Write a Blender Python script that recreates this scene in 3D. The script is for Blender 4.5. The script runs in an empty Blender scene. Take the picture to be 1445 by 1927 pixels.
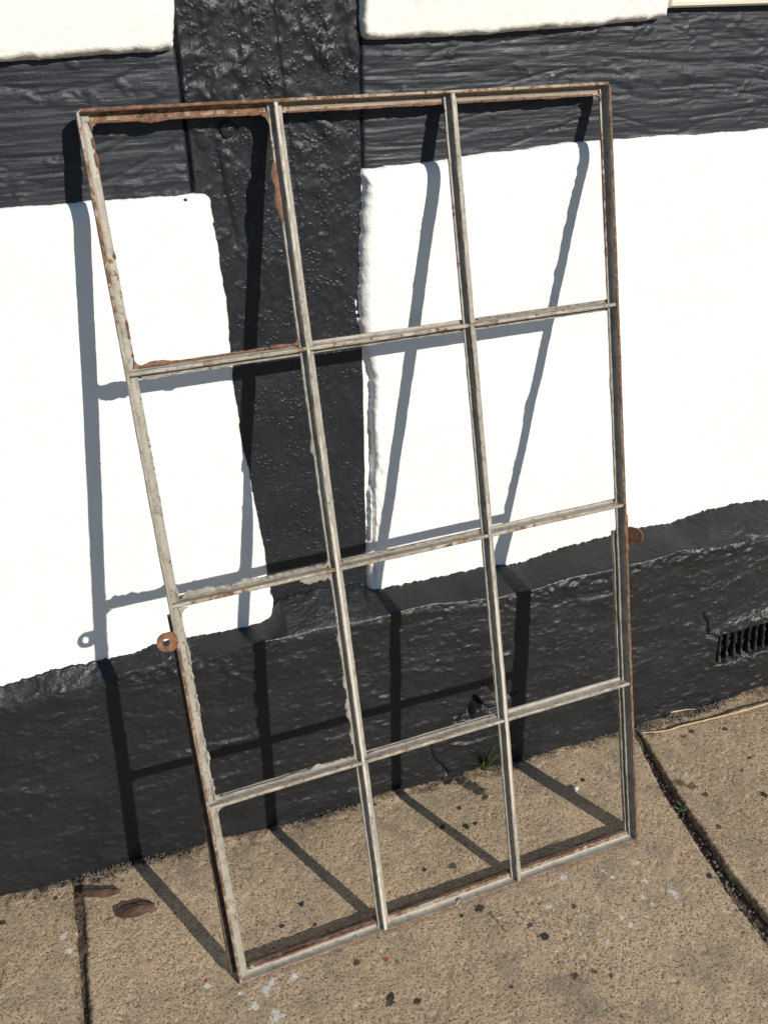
import bpy, math
import numpy as np
from mathutils import Matrix, Vector

S = bpy.context.scene
COL = S.collection
rng = np.random.default_rng(7)

# ------------------------------------------------------------------ camera, world, sun, exposure
cd = bpy.data.cameras.new('camera')
cam = bpy.data.objects.new('camera', cd); COL.objects.link(cam)
R_ = [[0.940895, -0.336509, -0.038452], [0.182682, 0.408605, 0.894242], [0.285209, 0.848412, -0.445929]]
M = Matrix(((R_[0][0], R_[1][0], -R_[2][0]), (R_[0][1], R_[1][1], -R_[2][1]), (R_[0][2], R_[1][2], -R_[2][2]))).to_4x4()
M.translation = Vector((0, -1.38832, 1.40321))
cam.matrix_world = M
cd.sensor_fit = 'VERTICAL'; cd.sensor_height = 36.0; cd.lens = 1692.453/1927*36
cd.clip_start = 0.02; cd.clip_end = 500
S.camera = cam

AZ, EL = 0.4428, 0.4198          # sun: in front of the wall, to the right
W = bpy.data.worlds.new('World'); S.world = W; W.use_nodes = True
nt = W.node_tree; nt.nodes.clear()
sky = nt.nodes.new('ShaderNodeTexSky'); sky.sky_type = 'NISHITA'; sky.sun_disc = False
sky.sun_elevation = EL; sky.sun_rotation = math.pi - AZ
sky.air_density = 1.0; sky.dust_density = 0.0; sky.ozone_density = 4.0
bg = nt.nodes.new('ShaderNodeBackground'); bg.inputs[1].default_value = 0.07
wo = nt.nodes.new('ShaderNodeOutputWorld')
nt.links.new(sky.outputs[0], bg.inputs[0]); nt.links.new(bg.outputs[0], wo.inputs[0])
sd = bpy.data.lights.new('sun', 'SUN'); sd.energy = 4.4; sd.angle = math.radians(0.53); sd.color = (1.0, 0.93, 0.83)
sun = bpy.data.objects.new('sun', sd); COL.objects.link(sun)
tosun = Vector((math.sin(AZ)*math.cos(EL), -math.cos(AZ)*math.cos(EL), math.sin(EL)))
sun.rotation_euler = tosun.to_track_quat('Z', 'Y').to_euler(); sun.location = tosun*6
S.view_settings.view_transform = 'Standard'; S.view_settings.look = 'None'
S.view_settings.gamma = 1; S.view_settings.use_curve_mapping = False
S.view_settings.exposure = 0.24
S.cycles.use_denoising = True; S.cycles.denoiser = 'OPENIMAGEDENOISE'
S.cycles.denoising_input_passes = 'RGB_ALBEDO_NORMAL'; S.cycles.denoising_prefilter = 'ACCURATE'

# ------------------------------------------------------------------ noise and mesh helpers
def _h(xi, yi, s):
    h = (xi.astype(np.int64)*374761393 + yi.astype(np.int64)*668265263 + s*974634511) & 0xffffffff
    h = ((h ^ (h >> 13))*1274126177) & 0xffffffff
    h = ((h ^ (h >> 15))*2246822519) & 0xffffffff
    return ((h ^ (h >> 16)) & 0xffffffff)/4294967295.0
def vn(x, y, s=0):
    x, y = np.broadcast_arrays(np.asarray(x, float), np.asarray(y, float))
    xi = np.floor(x); yi = np.floor(y); fx = x-xi; fy = y-yi
    fx = fx*fx*fx*(fx*(fx*6-15)+10); fy = fy*fy*fy*(fy*(fy*6-15)+10)
    a = _h(xi, yi, s); b = _h(xi+1, yi, s); c = _h(xi, yi+1, s); d = _h(xi+1, yi+1, s)
    return (a*(1-fx)+b*fx)*(1-fy)+(c*(1-fx)+d*fx)*fy
def fbm(x, y, o=4, s=0, g=0.5):
    r = 0; a = 1; t = 0
    for k in range(o):
        # rotate each octave so that the lattice does not show
        c_, s_ = math.cos(k*0.7+s), math.sin(k*0.7+s)
        r = r+a*(vn((x*c_-y*s_)*2**k+k*17.3, (x*s_+y*c_)*2**k-k*9.1, s+k*13)*2-1); t += a; a *= g
    return r/t
def sst(a, b, x):
    t = np.clip((x-a)/(b-a), 0, 1); return t*t*(3-2*t)
def segd(X, Y, pts):
    """distance from points to a polyline"""
    d = np.full(np.shape(X), 9.0)
    for (x0, y0), (x1, y1) in zip(pts[:-1], pts[1:]):
        vx, vy = x1-x0, y1-y0
        t = np.clip(((X-x0)*vx+(Y-y0)*vy)/(vx*vx+vy*vy+1e-12), 0, 1)
        d = np.minimum(d, np.hypot(X-x0-t*vx, Y-y0-t*vy))
    return d
def axis(pieces):
    """[(start, step), ..., end] -> non-uniform coordinates"""
    out = []
    for (a, st), nx in zip(pieces[:-1], pieces[1:]):
        b = nx[0] if isinstance(nx, tuple) else nx
        n = max(1, int(round((b-a)/st))); out += list(np.linspace(a, b, n, endpoint=False))
    return np.array(out+[pieces[-1]])

def link(name, me, mat=None, parent=None):
    o = bpy.data.objects.new(name, me); COL.objects.link(o)
    if mat is not None and not me.materials: me.materials.append(mat)
    if parent is not None: o.parent = parent
    return o
def tag(o, label=None, cat=None, group=None, kind=None):
    for k, v in (('label', label), ('category', cat), ('group', group), ('kind', kind)):
        if v: o[k] = v
    return o
def empty(name, loc=(0, 0, 0)):
    o = bpy.data.objects.new(name, None); COL.objects.link(o); o.location = loc; o.empty_display_size = .1
    return o
def raw_mesh(name, V, F, smooth=True):
    me = bpy.data.meshes.new(name); me.from_pydata([tuple(v) for v in V], [], [tuple(f) for f in F]); me.update()
    if smooth: me.shade_smooth()
    return me
def grid_mesh(name, X, Y, Z, attrs=None, skirt=None, flip=False):
    """height-field sheet; skirt=(dx,dy,dz) folds its rim back so that the piece has thickness"""
    attrs = dict(attrs or {})
    if skirt is not None:
        X, Y, Z = [np.pad(a, 1, mode='edge') for a in (X, Y, Z)]
        attrs = {k: np.pad(v, 1, mode='edge') for k, v in attrs.items()}
        m = np.ones(X.shape, bool); m[1:-1, 1:-1] = False
        X = X+m*skirt[0]; Y = Y+m*skirt[1]; Z = Z+m*skirt[2]
    n, m_ = X.shape
    co = np.stack([X, Y, Z], -1).reshape(-1, 3).astype(np.float32)
    i = np.arange(n*m_).reshape(n, m_)
    q = np.stack([i[:-1, :-1], i[:-1, 1:], i[1:, 1:], i[1:, :-1]], -1).reshape(-1, 4)
    if flip: q = q[:, ::-1]
    me = bpy.data.meshes.new(name)
    me.vertices.add(len(co)); me.vertices.foreach_set('co', co.ravel())
    me.loops.add(q.size); me.loops.foreach_set('vertex_index', q.ravel().astype(np.int32))
    me.polygons.add(len(q)); me.polygons.foreach_set('loop_start', (np.arange(len(q))*4).astype(np.int32))
    me.update(calc_edges=True); me.validate()
    me.polygons.foreach_set('use_smooth', np.ones(len(me.polygons), bool))
    for k, v in attrs.items():
        a = me.attributes.new(k, 'FLOAT', 'POINT'); a.data.foreach_set('value', v.ravel().astype(np.float32))
    return me

# ------------------------------------------------------------------ materials
class NT:
    def __init__(s, name):
        s.m = bpy.data.materials.new(name); s.m.use_nodes = True; s.t = s.m.node_tree
        s.b = s.t.nodes['Principled BSDF']; s.tc = s.t.nodes.new('ShaderNodeTexCoord').outputs['Object']
    def put(s, sock, v):
        if isinstance(v, bpy.types.NodeSocket): s.t.links.new(v, sock)
        elif isinstance(v, tuple) and len(v) == 3 and sock.type == 'RGBA': sock.default_value = (*v, 1)
        else: sock.default_value = v
    def mapping(s, scale=(1, 1, 1)):
        n = s.t.nodes.new('ShaderNodeMapping'); s.put(n.inputs[0], s.tc); n.inputs['Scale'].default_value = scale; return n.outputs[0]
    def noise(s, scale, detail=4, rough=.55, vec=None, dist=0.0):
        n = s.t.nodes.new('ShaderNodeTexNoise'); s.put(n.inputs['Vector'], vec or s.tc)
        n.inputs['Scale'].default_value = scale; n.inputs['Detail'].default_value = detail
        n.inputs['Roughness'].default_value = rough; n.inputs['Distortion'].default_value = dist; return n.outputs['Fac']
    def voro(s, scale, feature='F1', out='Distance', vec=None, rand=1.0):
        n = s.t.nodes.new('ShaderNodeTexVoronoi'); n.feature = feature; s.put(n.inputs['Vector'], vec or s.tc)
        n.inputs['Scale'].default_value = scale; n.inputs['Randomness'].default_value = rand; return n.outputs[out]
    def ramp(s, fac, stops, interp='LINEAR'):
        n = s.t.nodes.new('ShaderNodeValToRGB'); s.put(n.inputs[0], fac); e = n.color_ramp.elements; n.color_ramp.interpolation = interp
        while len(e) < len(stops): e.new(.5)
        for k, (p, c) in enumerate(stops):
            e[k].position = p; e[k].color = (*c, 1) if isinstance(c, tuple) else (c, c, c, 1)
        return n.outputs[0]
    def math(s, op, a, b=0.0, c=0.0):
        n = s.t.nodes.new('ShaderNodeMath'); n.operation = op
        for k, v in enumerate((a, b, c)): s.put(n.inputs[k], v)
        return n.outputs[0]
    def maprange(s, v, a, b, c=0.0, d=1.0):
        n = s.t.nodes.new('ShaderNodeMapRange'); n.interpolation_type = 'SMOOTHSTEP'
        for k, q in enumerate((v, a, b, c, d)): s.put(n.inputs[k], q)
        return n.outputs[0]
    def mix(s, fac, a, b, blend='MIX'):
        n = s.t.nodes.new('ShaderNodeMix'); n.data_type = 'RGBA'; n.blend_type = blend
        s.put(n.inputs[0], fac); s.put(n.inputs[6], a); s.put(n.inputs[7], b); return n.outputs[2]
    def attr(s, name):
        n = s.t.nodes.new('ShaderNodeAttribute'); n.attribute_name = name; return n.outputs['Fac']
    def sep(s, v):
        n = s.t.nodes.new('ShaderNodeSeparateXYZ'); s.put(n.inputs[0], v); return n.outputs
    def bump(s, h, strength, dist, normal=None):
        n = s.t.nodes.new('ShaderNodeBump'); s.put(n.inputs['Height'], h)
        n.inputs['Strength'].default_value = strength; n.inputs['Distance'].default_value = dist
        if normal is not None: s.put(n.inputs['Normal'], normal)
        return n.outputs[0]
    def done(s, col, rough, normal=None, spec=0.5):
        s.put(s.b.inputs['Base Color'], col); s.put(s.b.inputs['Roughness'], rough)
        if normal is not None: s.put(s.b.inputs['Normal'], normal)
        s.b.inputs['Specular IOR Level'].default_value = spec
        return s.m

def black_paint(name, stretch, grain, bubbles, base=(.0105, .0118, .0146), nsc=170, fine=.28, rg=(.30, .48)):
    m = NT(name); v = m.mapping(stretch)
    n1 = m.noise(nsc, 5, .6, v); n2 = m.noise(40, 5, .6, v, .6); n3 = m.noise(330, 3, .6)
    col = m.mix(m.noise(9, 4), base, tuple(c*1.9 for c in base))
    dust = m.maprange(m.noise(210, 3, .7), .66, .78)
    col = m.mix(m.math('MULTIPLY', dust, .25), col, (.06, .056, .05))
    nb = m.bump(n2, .3, .004)
    nb = m.bump(n1, grain, .0022, nb)
    nb = m.bump(n3, fine, .0009, nb)
    if bubbles:
        vo = m.voro(150, 'SMOOTH_F1'); keep = m.maprange(m.noise(26, 2), .42, .6)
        bub = m.math('MULTIPLY', m.maprange(vo, .42, .12), keep)
        nb = m.bump(bub, bubbles, .0016, nb)
    rough = m.maprange(m.noise(22, 6, .7), .3, .7, *rg)
    return m.done(col, rough, nb, .40)

def white_paint(name, col, warm):
    m = NT(name)
    c = m.mix(m.maprange(m.noise(5, 5, .6), .35, .75), col, warm)
    spots = m.maprange(m.noise(75, 5, .75), .70, .76)
    area = m.maprange(m.noise(2.6, 2), .5, .66)
    c = m.mix(m.math('MULTIPLY', m.math('MULTIPLY', spots, area), .5), c, (.45, .43, .38))
    nb = m.bump(m.noise(60, 6, .6), .6, .002)
    nb = m.bump(m.noise(240, 4, .65), .7, .0011, nb)
    nb = m.bump(m.maprange(m.voro(170, 'F1'), .0, .28), .25, .0006, nb)
    return m.done(c, .62, nb, .3)

def metal_paint(name, bias=0.0, paint=((.180, .166, .138), (.40, .370, .310)), deep=(.055, .030, .020), mid=(.140, .077, .046), bright=(.31, .17, .085)):
    m = NT(name); a = m.attr('rust')  # rust amount; strongly negative values mark the painted ridge highlight
    n = m.noise(70, 8, .72); n2 = m.noise(18, 4, .6)
    f = m.math('ADD', m.math('ADD', m.math('MULTIPLY', n, .75), m.math('MULTIPLY', n2, .35)), m.math('ADD', a, bias))
    fac = m.maprange(f, .725, .785)
    pc = m.mix(m.noise(42, 6, .7), *paint)
    pc = m.mix(m.math('MULTIPLY', m.maprange(m.noise(30, 7, .75), .47, .66), .68), pc, (.135, .112, .085))
    pc = m.mix(m.math('MULTIPLY', m.maprange(m.noise(170, 4, .65), .57, .68), .8), pc, (.075, .050, .036))
    pc = m.mix(m.math('MULTIPLY', m.maprange(a, -.14, -.24), .8), pc, (.56, .51, .43))  # highlight along the front ridges of the bars, painted into the colour
    rim = m.math('SUBTRACT', m.maprange(f, .68, .74), fac)
    pc = m.mix(m.math('MULTIPLY', rim, .55), pc, (.33, .19, .085))
    rc = m.ramp(m.noise(95, 6, .65), [(.3, deep), (.5, mid), (.72, bright)])
    col = m.mix(fac, pc, rc)
    hgt = m.math('ADD', m.math('MULTIPLY', fac, -.6), m.math('MULTIPLY', n, .8))
    nb = m.bump(hgt, .6, .0012)
    nb = m.bump(m.noise(420, 3, .6), .35, .0004, nb)
    return m.done(col, m.mix(fac, (.48,)*3, (.85,)*3), nb, .4)

def concrete(name, tint=(1.04, 1.055, 1.08)):
    m = NT(name)
    big = m.noise(3.2, 5, .6); med = m.noise(17, 5, .62)
    v1 = m.sep(m.voro(300, 'F1', 'Color')); v2 = m.sep(m.voro(150, 'F1', 'Color'))
    grain = m.ramp(v1[0], [(0, (.13, .092, .055)), (.16, (.28, .20, .122)), (.55, (.42, .31, .193)), (.86, (.48, .365, .236)), (.97, (.60, .51, .385))])
    base = m.mix(m.maprange(big, .3, .7), (.285, .212, .130), (.46, .345, .213))
    col = m.mix(.5, base, grain)
    # larger pebbles of the aggregate showing here and there
    agg = m.maprange(v2[1], .86, .90); ac = m.ramp(v2[0], [(0, (.16, .11, .07)), (.4, (.36, .26, .17)), (.75, (.5, .42, .31)), (1, (.30, .2, .13))])
    col = m.mix(m.math('MULTIPLY', agg, .6), col, ac)
    wear = m.maprange(m.noise(1.7, 4, .6), .35, .65)
    col = m.mix(m.math('MULTIPLY', wear, .28), col, (.50, .385, .255))
    pit = m.math('MULTIPLY', m.maprange(m.noise(235, 3, .6), .55, .63), m.maprange(med, .3, .6, .6, 1.0))
    col = m.mix(m.math('MULTIPLY', pit, .88), col, (.050, .035, .022))
    pit2 = m.math('MULTIPLY', m.maprange(m.noise(105, 4, .6), .615, .675), .85)
    col = m.mix(pit2, col, (.055, .040, .026))
    pale_speck = m.maprange(m.noise(290, 2, .5), .66, .73)
    col = m.mix(m.math('MULTIPLY', pale_speck, .85), col, (.70, .62, .48))  # pale specks scattered through the concrete
    grime = m.maprange(m.noise(6.5, 6, .65), .50, .72)
    col = m.mix(m.math('MULTIPLY', grime, .5), col, (.135, .112, .085))
    blot = m.maprange(m.noise(11, 6, .7), .46, .62)
    col = m.mix(m.math('MULTIPLY', blot, .34), col, (.15, .130, .105))
    col = m.mix(1.0, col, tint, 'MULTIPLY')
    ns = m.noise(300, 4, .75); nl = m.noise(70, 4, .6)
    def st(att, amt, lo=.42, hi=.58):
        return m.maprange(m.math('ADD', m.attr(att), m.math('ADD', m.math('MULTIPLY', m.math('SUBTRACT', ns, .5), amt), m.math('MULTIPLY', m.math('SUBTRACT', nl, .5), amt))), lo, hi)
    dk = st('dirt', 1.2, .35, .75); col = m.mix(m.math('MULTIPLY', dk, .8), col, (.060, .043, .028))
    cr = st('cream', .9, .35, .75); col = m.mix(m.math('MULTIPLY', cr, .6), col, (.50, .42, .28))
    bk = st('black', .8); col = m.mix(m.math('MULTIPLY', bk, m.maprange(m.noise(12, 4, .7), .32, .6, .75, .97)), col, (.020, .021, .022))
    wh = m.math('MULTIPLY', st('white', 2.4, .38, .56), .95); col = m.mix(wh, col, m.mix(ns, (.40, .385, .345), (.78, .755, .69)))
    rd = st('red', .6); col = m.mix(m.math('MULTIPLY', rd, .9), col, (.30, .045, .035))
    h = m.math('SUBTRACT', m.math('MULTIPLY', v1[1], .5), m.math('MULTIPLY', pit, 1.1))
    nb = m.bump(m.noise(150, 5, .7), .5, .0022)
    nb = m.bump(h, .6, .0016, nb)
    nb = m.bump(wh, .5, .002, nb)
    return m.done(col, m.mix(bk, (.9,)*3, (.5,)*3), nb, .25)

def simple(name, c1, c2, scale, rough=.8, bump=.4, dist=.001, stretch=(1, 1, 1)):
    m = NT(name); v = m.mapping(stretch)
    n = m.noise(scale, 6, .65, v)
    return m.done(m.ramp(n, [(.3, c1), (.7, c2)]), rough, m.bump(n, bump, dist), .3)

MAT = dict(
    post=black_paint('black_post_paint', (1.6, 1.6, .55), .5, .8),
    rail=black_paint('black_rail_paint', (.10, 1, 1.2), .8, .15, (.0135, .0155, .0202), 95, .22, (.42, .62)),
    plinth=black_paint('black_plinth_paint', (.5, 1, 1), .6, .2, (.0078, .0085, .0095)),
    white=white_paint('white_limewash', (.80, .80, .785), (.77, .765, .74)),
    cream=white_paint('cream_limewash', (.775, .76, .705), (.75, .73, .665)),
    sill=simple('cream_gloss', (.70, .67, .54), (.74, .71, .59), 20, .35, .1, .0005),
    metal=metal_paint('weathered_grey_paint_on_iron'),
    top=metal_paint('rusty_top_paint', .03, ((.15, .115, .085), (.30, .245, .185))),
    rust=metal_paint('brown_rust', .25, deep=(.038, .026, .019), mid=(.078, .050, .036), bright=(.15, .10, .066)),
    lug=metal_paint('orange_rust', .4, deep=(.070, .032, .020), mid=(.180, .078, .042), bright=(.30, .145, .08)),
    putty=simple('dry_putty', (.15, .135, .11), (.36, .335, .285), 90, .85, .6, .001),
    redputty=simple('rust_stained_putty', (.085, .045, .030), (.25, .14, .085), 120, .85, .6, .001),
    concrete=concrete('worn_concrete_slab'),
    soil=simple('joint_dirt', (.035, .026, .018), (.13, .10, .07), 160, .95, 1, .004),
    core=simple('dark_wall_core', (.05, .05, .05), (.08, .08, .08), 10),
    road=simple('street_asphalt', (.035, .036, .038), (.07, .071, .073), 90, .9, .6, .004),
    kerb=simple('kerb_stone', (.17, .16, .145), (.30, .285, .26), 40, .85, .5, .002),
    gravel=simple('grey_joint_grit', (.04, .036, .031), (.17, .155, .135), 60, .85, .5, .001),
    bark=simple('brown_bark', (.028, .017, .012), (.125, .072, .048), 55, .75, 1, .004, (.35, 1.3, 1)),
    straw=simple('dry_straw', (.36, .25, .13), (.62, .48, .29), 60, .6, .4, .0006),
    grass=simple('grass_blade', (.040, .072, .020), (.12, .165, .048), 50, .5, .1, .0005),
    weed=simple('small_weed', (.075, .11, .045), (.16, .20, .09), 60, .5, .1, .0005),
    stone=simple('pale_stone', (.42, .38, .31), (.66, .62, .54), 70, .8, .5, .001),
)

# ------------------------------------------------------------------ the wall: planes measured on the spot
def c(pts):
    a = np.array(pts); o = np.argsort(a[:, 0]); a = a[o]
    return lambda x: np.interp(x, a[:, 0], a[:, 1])
def cz(pts):
    a = np.array(pts); o = np.argsort(a[:, 1]); a = a[o]
    return lambda z: np.interp(z, a[:, 1], a[:, 0])
def yPl(x, z): return .0765+.022*(np.clip(x, -.6, 1.6)-.35)-.11*(z-.48)      # plaster face leans out over the street
def yTi(x, z): return yPl(x, z)+.0185                                         # timber face, recessed behind it
PB = ([-.34, -.08, .2, .48, .75, 1.05, 1.43], [.021, .016, -.002, 0, -.010, -.014, -.002])
def yb(x): return np.interp(x, *PB)

LL_T = c([(-1.4, 1.246), (-0.0671, 1.2469), (0.0022, 1.2473), (0.0738, 1.2464), (0.1478, 1.2446), (0.1821, 1.2448), (0.26, 1.2444)])
LL_R = cz([(.2235, 1.25), (0.2250, 1.2273), (0.2289, 1.1921), (0.2298, 1.1362), (0.2332, 1.0859), (0.2334, 1.0162), (0.2328, 0.9428), (0.2375, 0.8643), (0.2433, 0.8019), (0.2486, 0.7258), (0.2539, 0.6685), (0.2583, 0.6209), (0.2611, 0.5476), (0.2671, 0.4823), (0.262, 0.4423)])
BOT = c([(-1.4, .44), (-0.2424, 0.4407), (-0.1878, 0.4453), (-0.1506, 0.4495), (-0.0674, 0.447), (-0.0104, 0.4456), (0.0397, 0.4558), (0.0888, 0.4537), (0.1385, 0.4478), (0.2104, 0.4459), (0.2551, 0.4535), (.275, .485), (.35, .487), (.435, .478), (0.452, 0.464), (0.4726, 0.4613), (0.53, 0.4591), (0.6363, 0.4578), (0.697, 0.4582), (0.7915, 0.4449), (0.8995, 0.4591), (0.9787, 0.4606), (1.0868, 0.4655), (1.1727, 0.4567), (1.2561, 0.4701), (1.3445, 0.4703), (1.4461, 0.4594), (2.6, .465)])
LR_L = cz([(.452, 1.28), (0.4526, 1.2472), (0.4485, 1.212), (0.444, 1.1636), (0.4406, 1.1303), (0.441, 1.0606), (0.4443, 0.9866), (0.4539, 0.9274), (0.4534, 0.8254), (0.4532, 0.7386), (0.4501, 0.599), (0.4463, 0.4927), (0.4520, 0.4574)])
LR_T = c([(.43, 1.258), (0.4649, 1.2595), (0.5265, 1.2613), (0.6172, 1.2653), (0.7112, 1.2702), (0.8088, 1.2745), (0.9003, 1.2754), (1.0064, 1.2748), (1.1171, 1.2742), (1.2266, 1.2748), (2.6, 1.28)])
UL_B = c([(-1.4, 1.41), (-0.0288, 1.4229), (0.0363, 1.4255), (0.1034, 1.4275), (0.1726, 1.429), (0.21, 1.431)])
UL_R = cz([(0.1915, 1.42), (0.1953, 1.4577), (0.1999, 1.4881), (.203, 2.4)])
UR_L = cz([(0.4574, 2.4), (0.4574, 1.4839), (0.4570, 1.4579), (0.4585, 1.42)])
UR_B = c([(.44, 1.4335), (0.4614, 1.4339), (0.558, 1.4353), (0.6441, 1.4364), (0.7334, 1.439), (0.8261, 1.4424), (0.9221, 1.4474), (0.9688, 1.4517)])
UR_R = cz([(.9645, 2.4), (0.9645, 1.4757), (0.9670, 1.44)])
ZC = c([(-1.4, .41), (-0.0807, 0.4136), (0.033, 0.4245), (0.214, 0.4331), (0.5014, 0.4321), (0.791, 0.4141), (1.0458, 0.4254), (1.2137, 0.427), (1.4333, 0.4114), (2.6, .42)])

wall = empty('timber_framed_wall')
tag(wall, 'white plastered wall with black painted timbers and black plinth behind the leaning window frame', 'wall', kind='thing')

# core of the building
V = [(-1.4, .16, -.03), (2.6, .16, -.03), (2.6, .55, -.03), (-1.4, .55, -.03), (-1.4, .12, 2.35), (2.6, .12, 2.35), (2.6, .55, 2.35), (-1.4, .55, 2.35)]
link('wall_core', raw_mesh('wall_core', V, [(3, 2, 1, 0), (4, 5, 6, 7), (0, 1, 5, 4), (1, 2, 6, 5), (2, 3, 7, 6), (3, 0, 4, 7)], False), MAT['core'], wall)

def rag(u, seed, a=.0016):
    return a*(fbm(u*70, u*0+seed, 4, seed, .75))+.0012*fbm(u*11, u*0, 2, seed+5)

def panel(name, L, R, B, T, ax_s, ax_t, zl, mat, prof, seed, rough=1.0, label=None, corners=()):
    s, t = np.meshgrid(ax_s, ax_t)
    z0 = zl[0]+(zl[1]-zl[0])*t
    l = L(z0)+rag(z0, seed); r = R(z0)+rag(z0, seed+1)
    x = l+(r-l)*s
    b = B(x)+rag(x, seed+2); tt = T(x)+rag(x, seed+3)
    for (which, rad) in corners:
        if which == 'TR': dx = np.clip(1-(r-x)/rad, 0, 1); tt = tt-rad*(1-np.sqrt(1-dx**2))*.8
        if which == 'TL': dx = np.clip(1-(x-l)/rad, 0, 1); tt = tt-rad*(1-np.sqrt(1-dx**2))*.8
        if which == 'BR': dx = np.clip(1-(r-x)/rad, 0, 1); b = b+rad*(1-np.sqrt(1-dx**2))*.8
        if which == 'BL': dx = np.clip(1-(x-l)/rad, 0, 1); b = b+rad*(1-np.sqrt(1-dx**2))*.8
    z = b+(tt-b)*t
    y = yPl(x, z)
    y = y+rough*(.0026*fbm(x*4.5, z*4.5, 3, seed)+.0009*fbm(x*26, z*26, 4, seed+9)+.0006*fbm(x*110, z*110, 3, seed+21, .7))
    y = y+prof(x-l, r-x, z-b, tt-z, x, z)
    me = grid_mesh(name, x, y, z, skirt=(0, .05, 0))
    return link(name, me, mat, wall)

def cushion(d, wd, D, flat=0.0):
    q = np.clip(1-(d-flat)/wd, 0, 1)
    return D*(1-np.sqrt(np.maximum(1-q**2.2, 0)))
E_ = .0195
def prof_ll(dl, dr, db, dt, x, z):
    rr = .006*fbm(z*25, x*0, 3, 3)
    a = np.maximum(cushion(dt+.003*fbm(x*30, z*0, 3, 4), .040, E_), cushion(dr+rr*.4, .026, E_, .004))
    return a+.006*(1-sst(0, .002, np.minimum(dt, dr)))
def prof_lr(dl, dr, db, dt, x, z):
    w = sst(.62, .72, z)*(1-sst(.90, 1.0, z))
    rr = .008*fbm(z*22, x*0, 4, 13, .6)+.006*fbm(z*55, x*40, 4, 15, .65)
    flat = .009+.006*w
    a = np.maximum(cushion(dt+.004*fbm(x*30, z*0, 3, 14), .042, E_), cushion(dl+rr*.6, (.011+.009*(1-w)), E_, flat))
    # broken render and an open crack beside the post
    zone = np.exp(-((dl-.022)/.013)**2)*sst(.46, .52, z)*(1-sst(.74, .80, z))
    a = a+zone*(.004*fbm(x*90, z*70, 4, 31, .65)+.0015)
    cx = .455+.0135+.004*fbm(z*14, z*0, 4, 33)
    cr = np.exp(-((x-cx)/.0017)**2)*sst(.45, .5, z)*(1-sst(.80, .86, z))
    a = a+.010*cr
    crk = np.exp(-((z-(1.243+.004*fbm(x*16, x*0, 4, 41)-.01*(x-.9)))/.0016)**2)*sst(.88, .9, x)*(1-sst(.97, 1.05, x))
    a = a+.0015*crk
    return a+.006*(1-sst(0, .002, np.minimum(dt, dl)))
def prof_up(dl, dr, db, dt, x, z):
    d = np.minimum(db, np.minimum(dr if True else db, 9))
    return cushion(np.minimum(db, dr)+.003*fbm(x*45, z*45, 4, 6), .009, .017)-.004
def prof_upr(dl, dr, db, dt, x, z):
    return cushion(np.minimum(np.minimum(db, dl), dr)+.003*fbm(x*45, z*45, 4, 8), .009, .017)-.004

def unit(a): return (a-a[0])/(a[-1]-a[0])
panel('plaster_panel', lambda z: z*0-1.4, LL_R, lambda x: BOT(x)-.03, LL_T,
      unit(axis([(-1.4, .05), (-.30, .0035), (.20, .0022), .245])), unit(axis([(.41, .0045), (.44, .0035), (1.20, .0022), 1.247])), (.44, 1.247), MAT['white'], prof_ll, 1, corners=[('TR', .022)])
panel('plaster_panel', LR_L, lambda z: z*0+2.6, lambda x: BOT(x)-.03, LR_T,
      unit(axis([(.45, .0018), (.50, .0035), (1.50, .05), 2.6])), unit(axis([(.43, .0035), (1.215, .0022), 1.27])), (.45, 1.27), MAT['white'], prof_lr, 2, corners=[('TL', .012)])
panel('plaster_panel', lambda z: z*0-1.4, UL_R, UL_B, lambda x: x*0+2.35,
      unit(axis([(-1.4, .05), (-.12, .003), (.17, .0018), .195])), unit(axis([(1.43, .0018), (1.455, .003), (1.52, .05), 2.35])), (1.43, 2.35), MAT['cream'], prof_up, 3, corners=[('BR', .008)])
panel('plaster_panel', UR_L, UR_R, UR_B, lambda x: x*0+2.35,
      unit(axis([(.457, .0018), (.48, .003), (.945, .0018), .967])), unit(axis([(1.44, .0018), (1.465, .003), (1.52, .05), 2.35])), (1.44, 2.35), MAT['cream'], prof_upr, 4, corners=[('BL', .016), ('BR', .006)])

# post
PEG = (.2552, 1.327)
x, z = np.meshgrid(axis([(.1965, .0012), (.205, .0026), (.450, .0012), .4595]), axis([(.43, .0028), (1.53, .05), 2.35]))
xl = .1965+.002*fbm(z*9, z*0, 3, 51)-.0; xr = .4595+.002*fbm(z*9, z*0, 3, 52)
u = (x-.1965)/.263; x = xl+(xr-xl)*u
up = sst(1.0, 1.4, z)
y = yTi(x, z)+.0028*fbm(x*7, z*3, 3, 53)
y = y-.0030*(.35+.65*up)*np.maximum(fbm(x*34+2*fbm(x*9, z*9, 2, 58), z*26, 4, 54, .55), 0)*2
y = y+.0016*fbm(x*70, z*12, 4, 55, .6)*(.5+.5*up)
n_ = fbm(x*62, z*62, 2, 56); y = y-.0022*sst(.25, .65, n_)*(.5+.5*up)
n_ = fbm(x*150, z*150, 2, 57); y = y-.0008*sst(.2, .6, n_)
y = y+.003*np.exp(-((x-(.334+.06*(1.486-z)+.003*fbm(z*20, z*0, 3, 59)))/.0022)**2)*sst(1.2, 1.35, z)
y = y+.004*np.exp(-((x-(.236+.12*(1.30-z)+.004*fbm(z*15, z*0, 3, 60)))/.004)**2)*sst(1.12, 1.2, z)*(1-sst(1.29, 1.33, z))
edge = np.minimum(x-xl, xr-x); y = y+.006*(1-sst(0, .005, edge))
dp = np.hypot(x-PEG[0], z-PEG[1]); y = y+.004*np.exp(-((dp-.0125)/.002)**2)+.001*(dp < .012)
post = link('timber_post', grid_mesh('timber_post', x, y, z, skirt=(0, .06, 0)), MAT['post'], wall)
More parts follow.
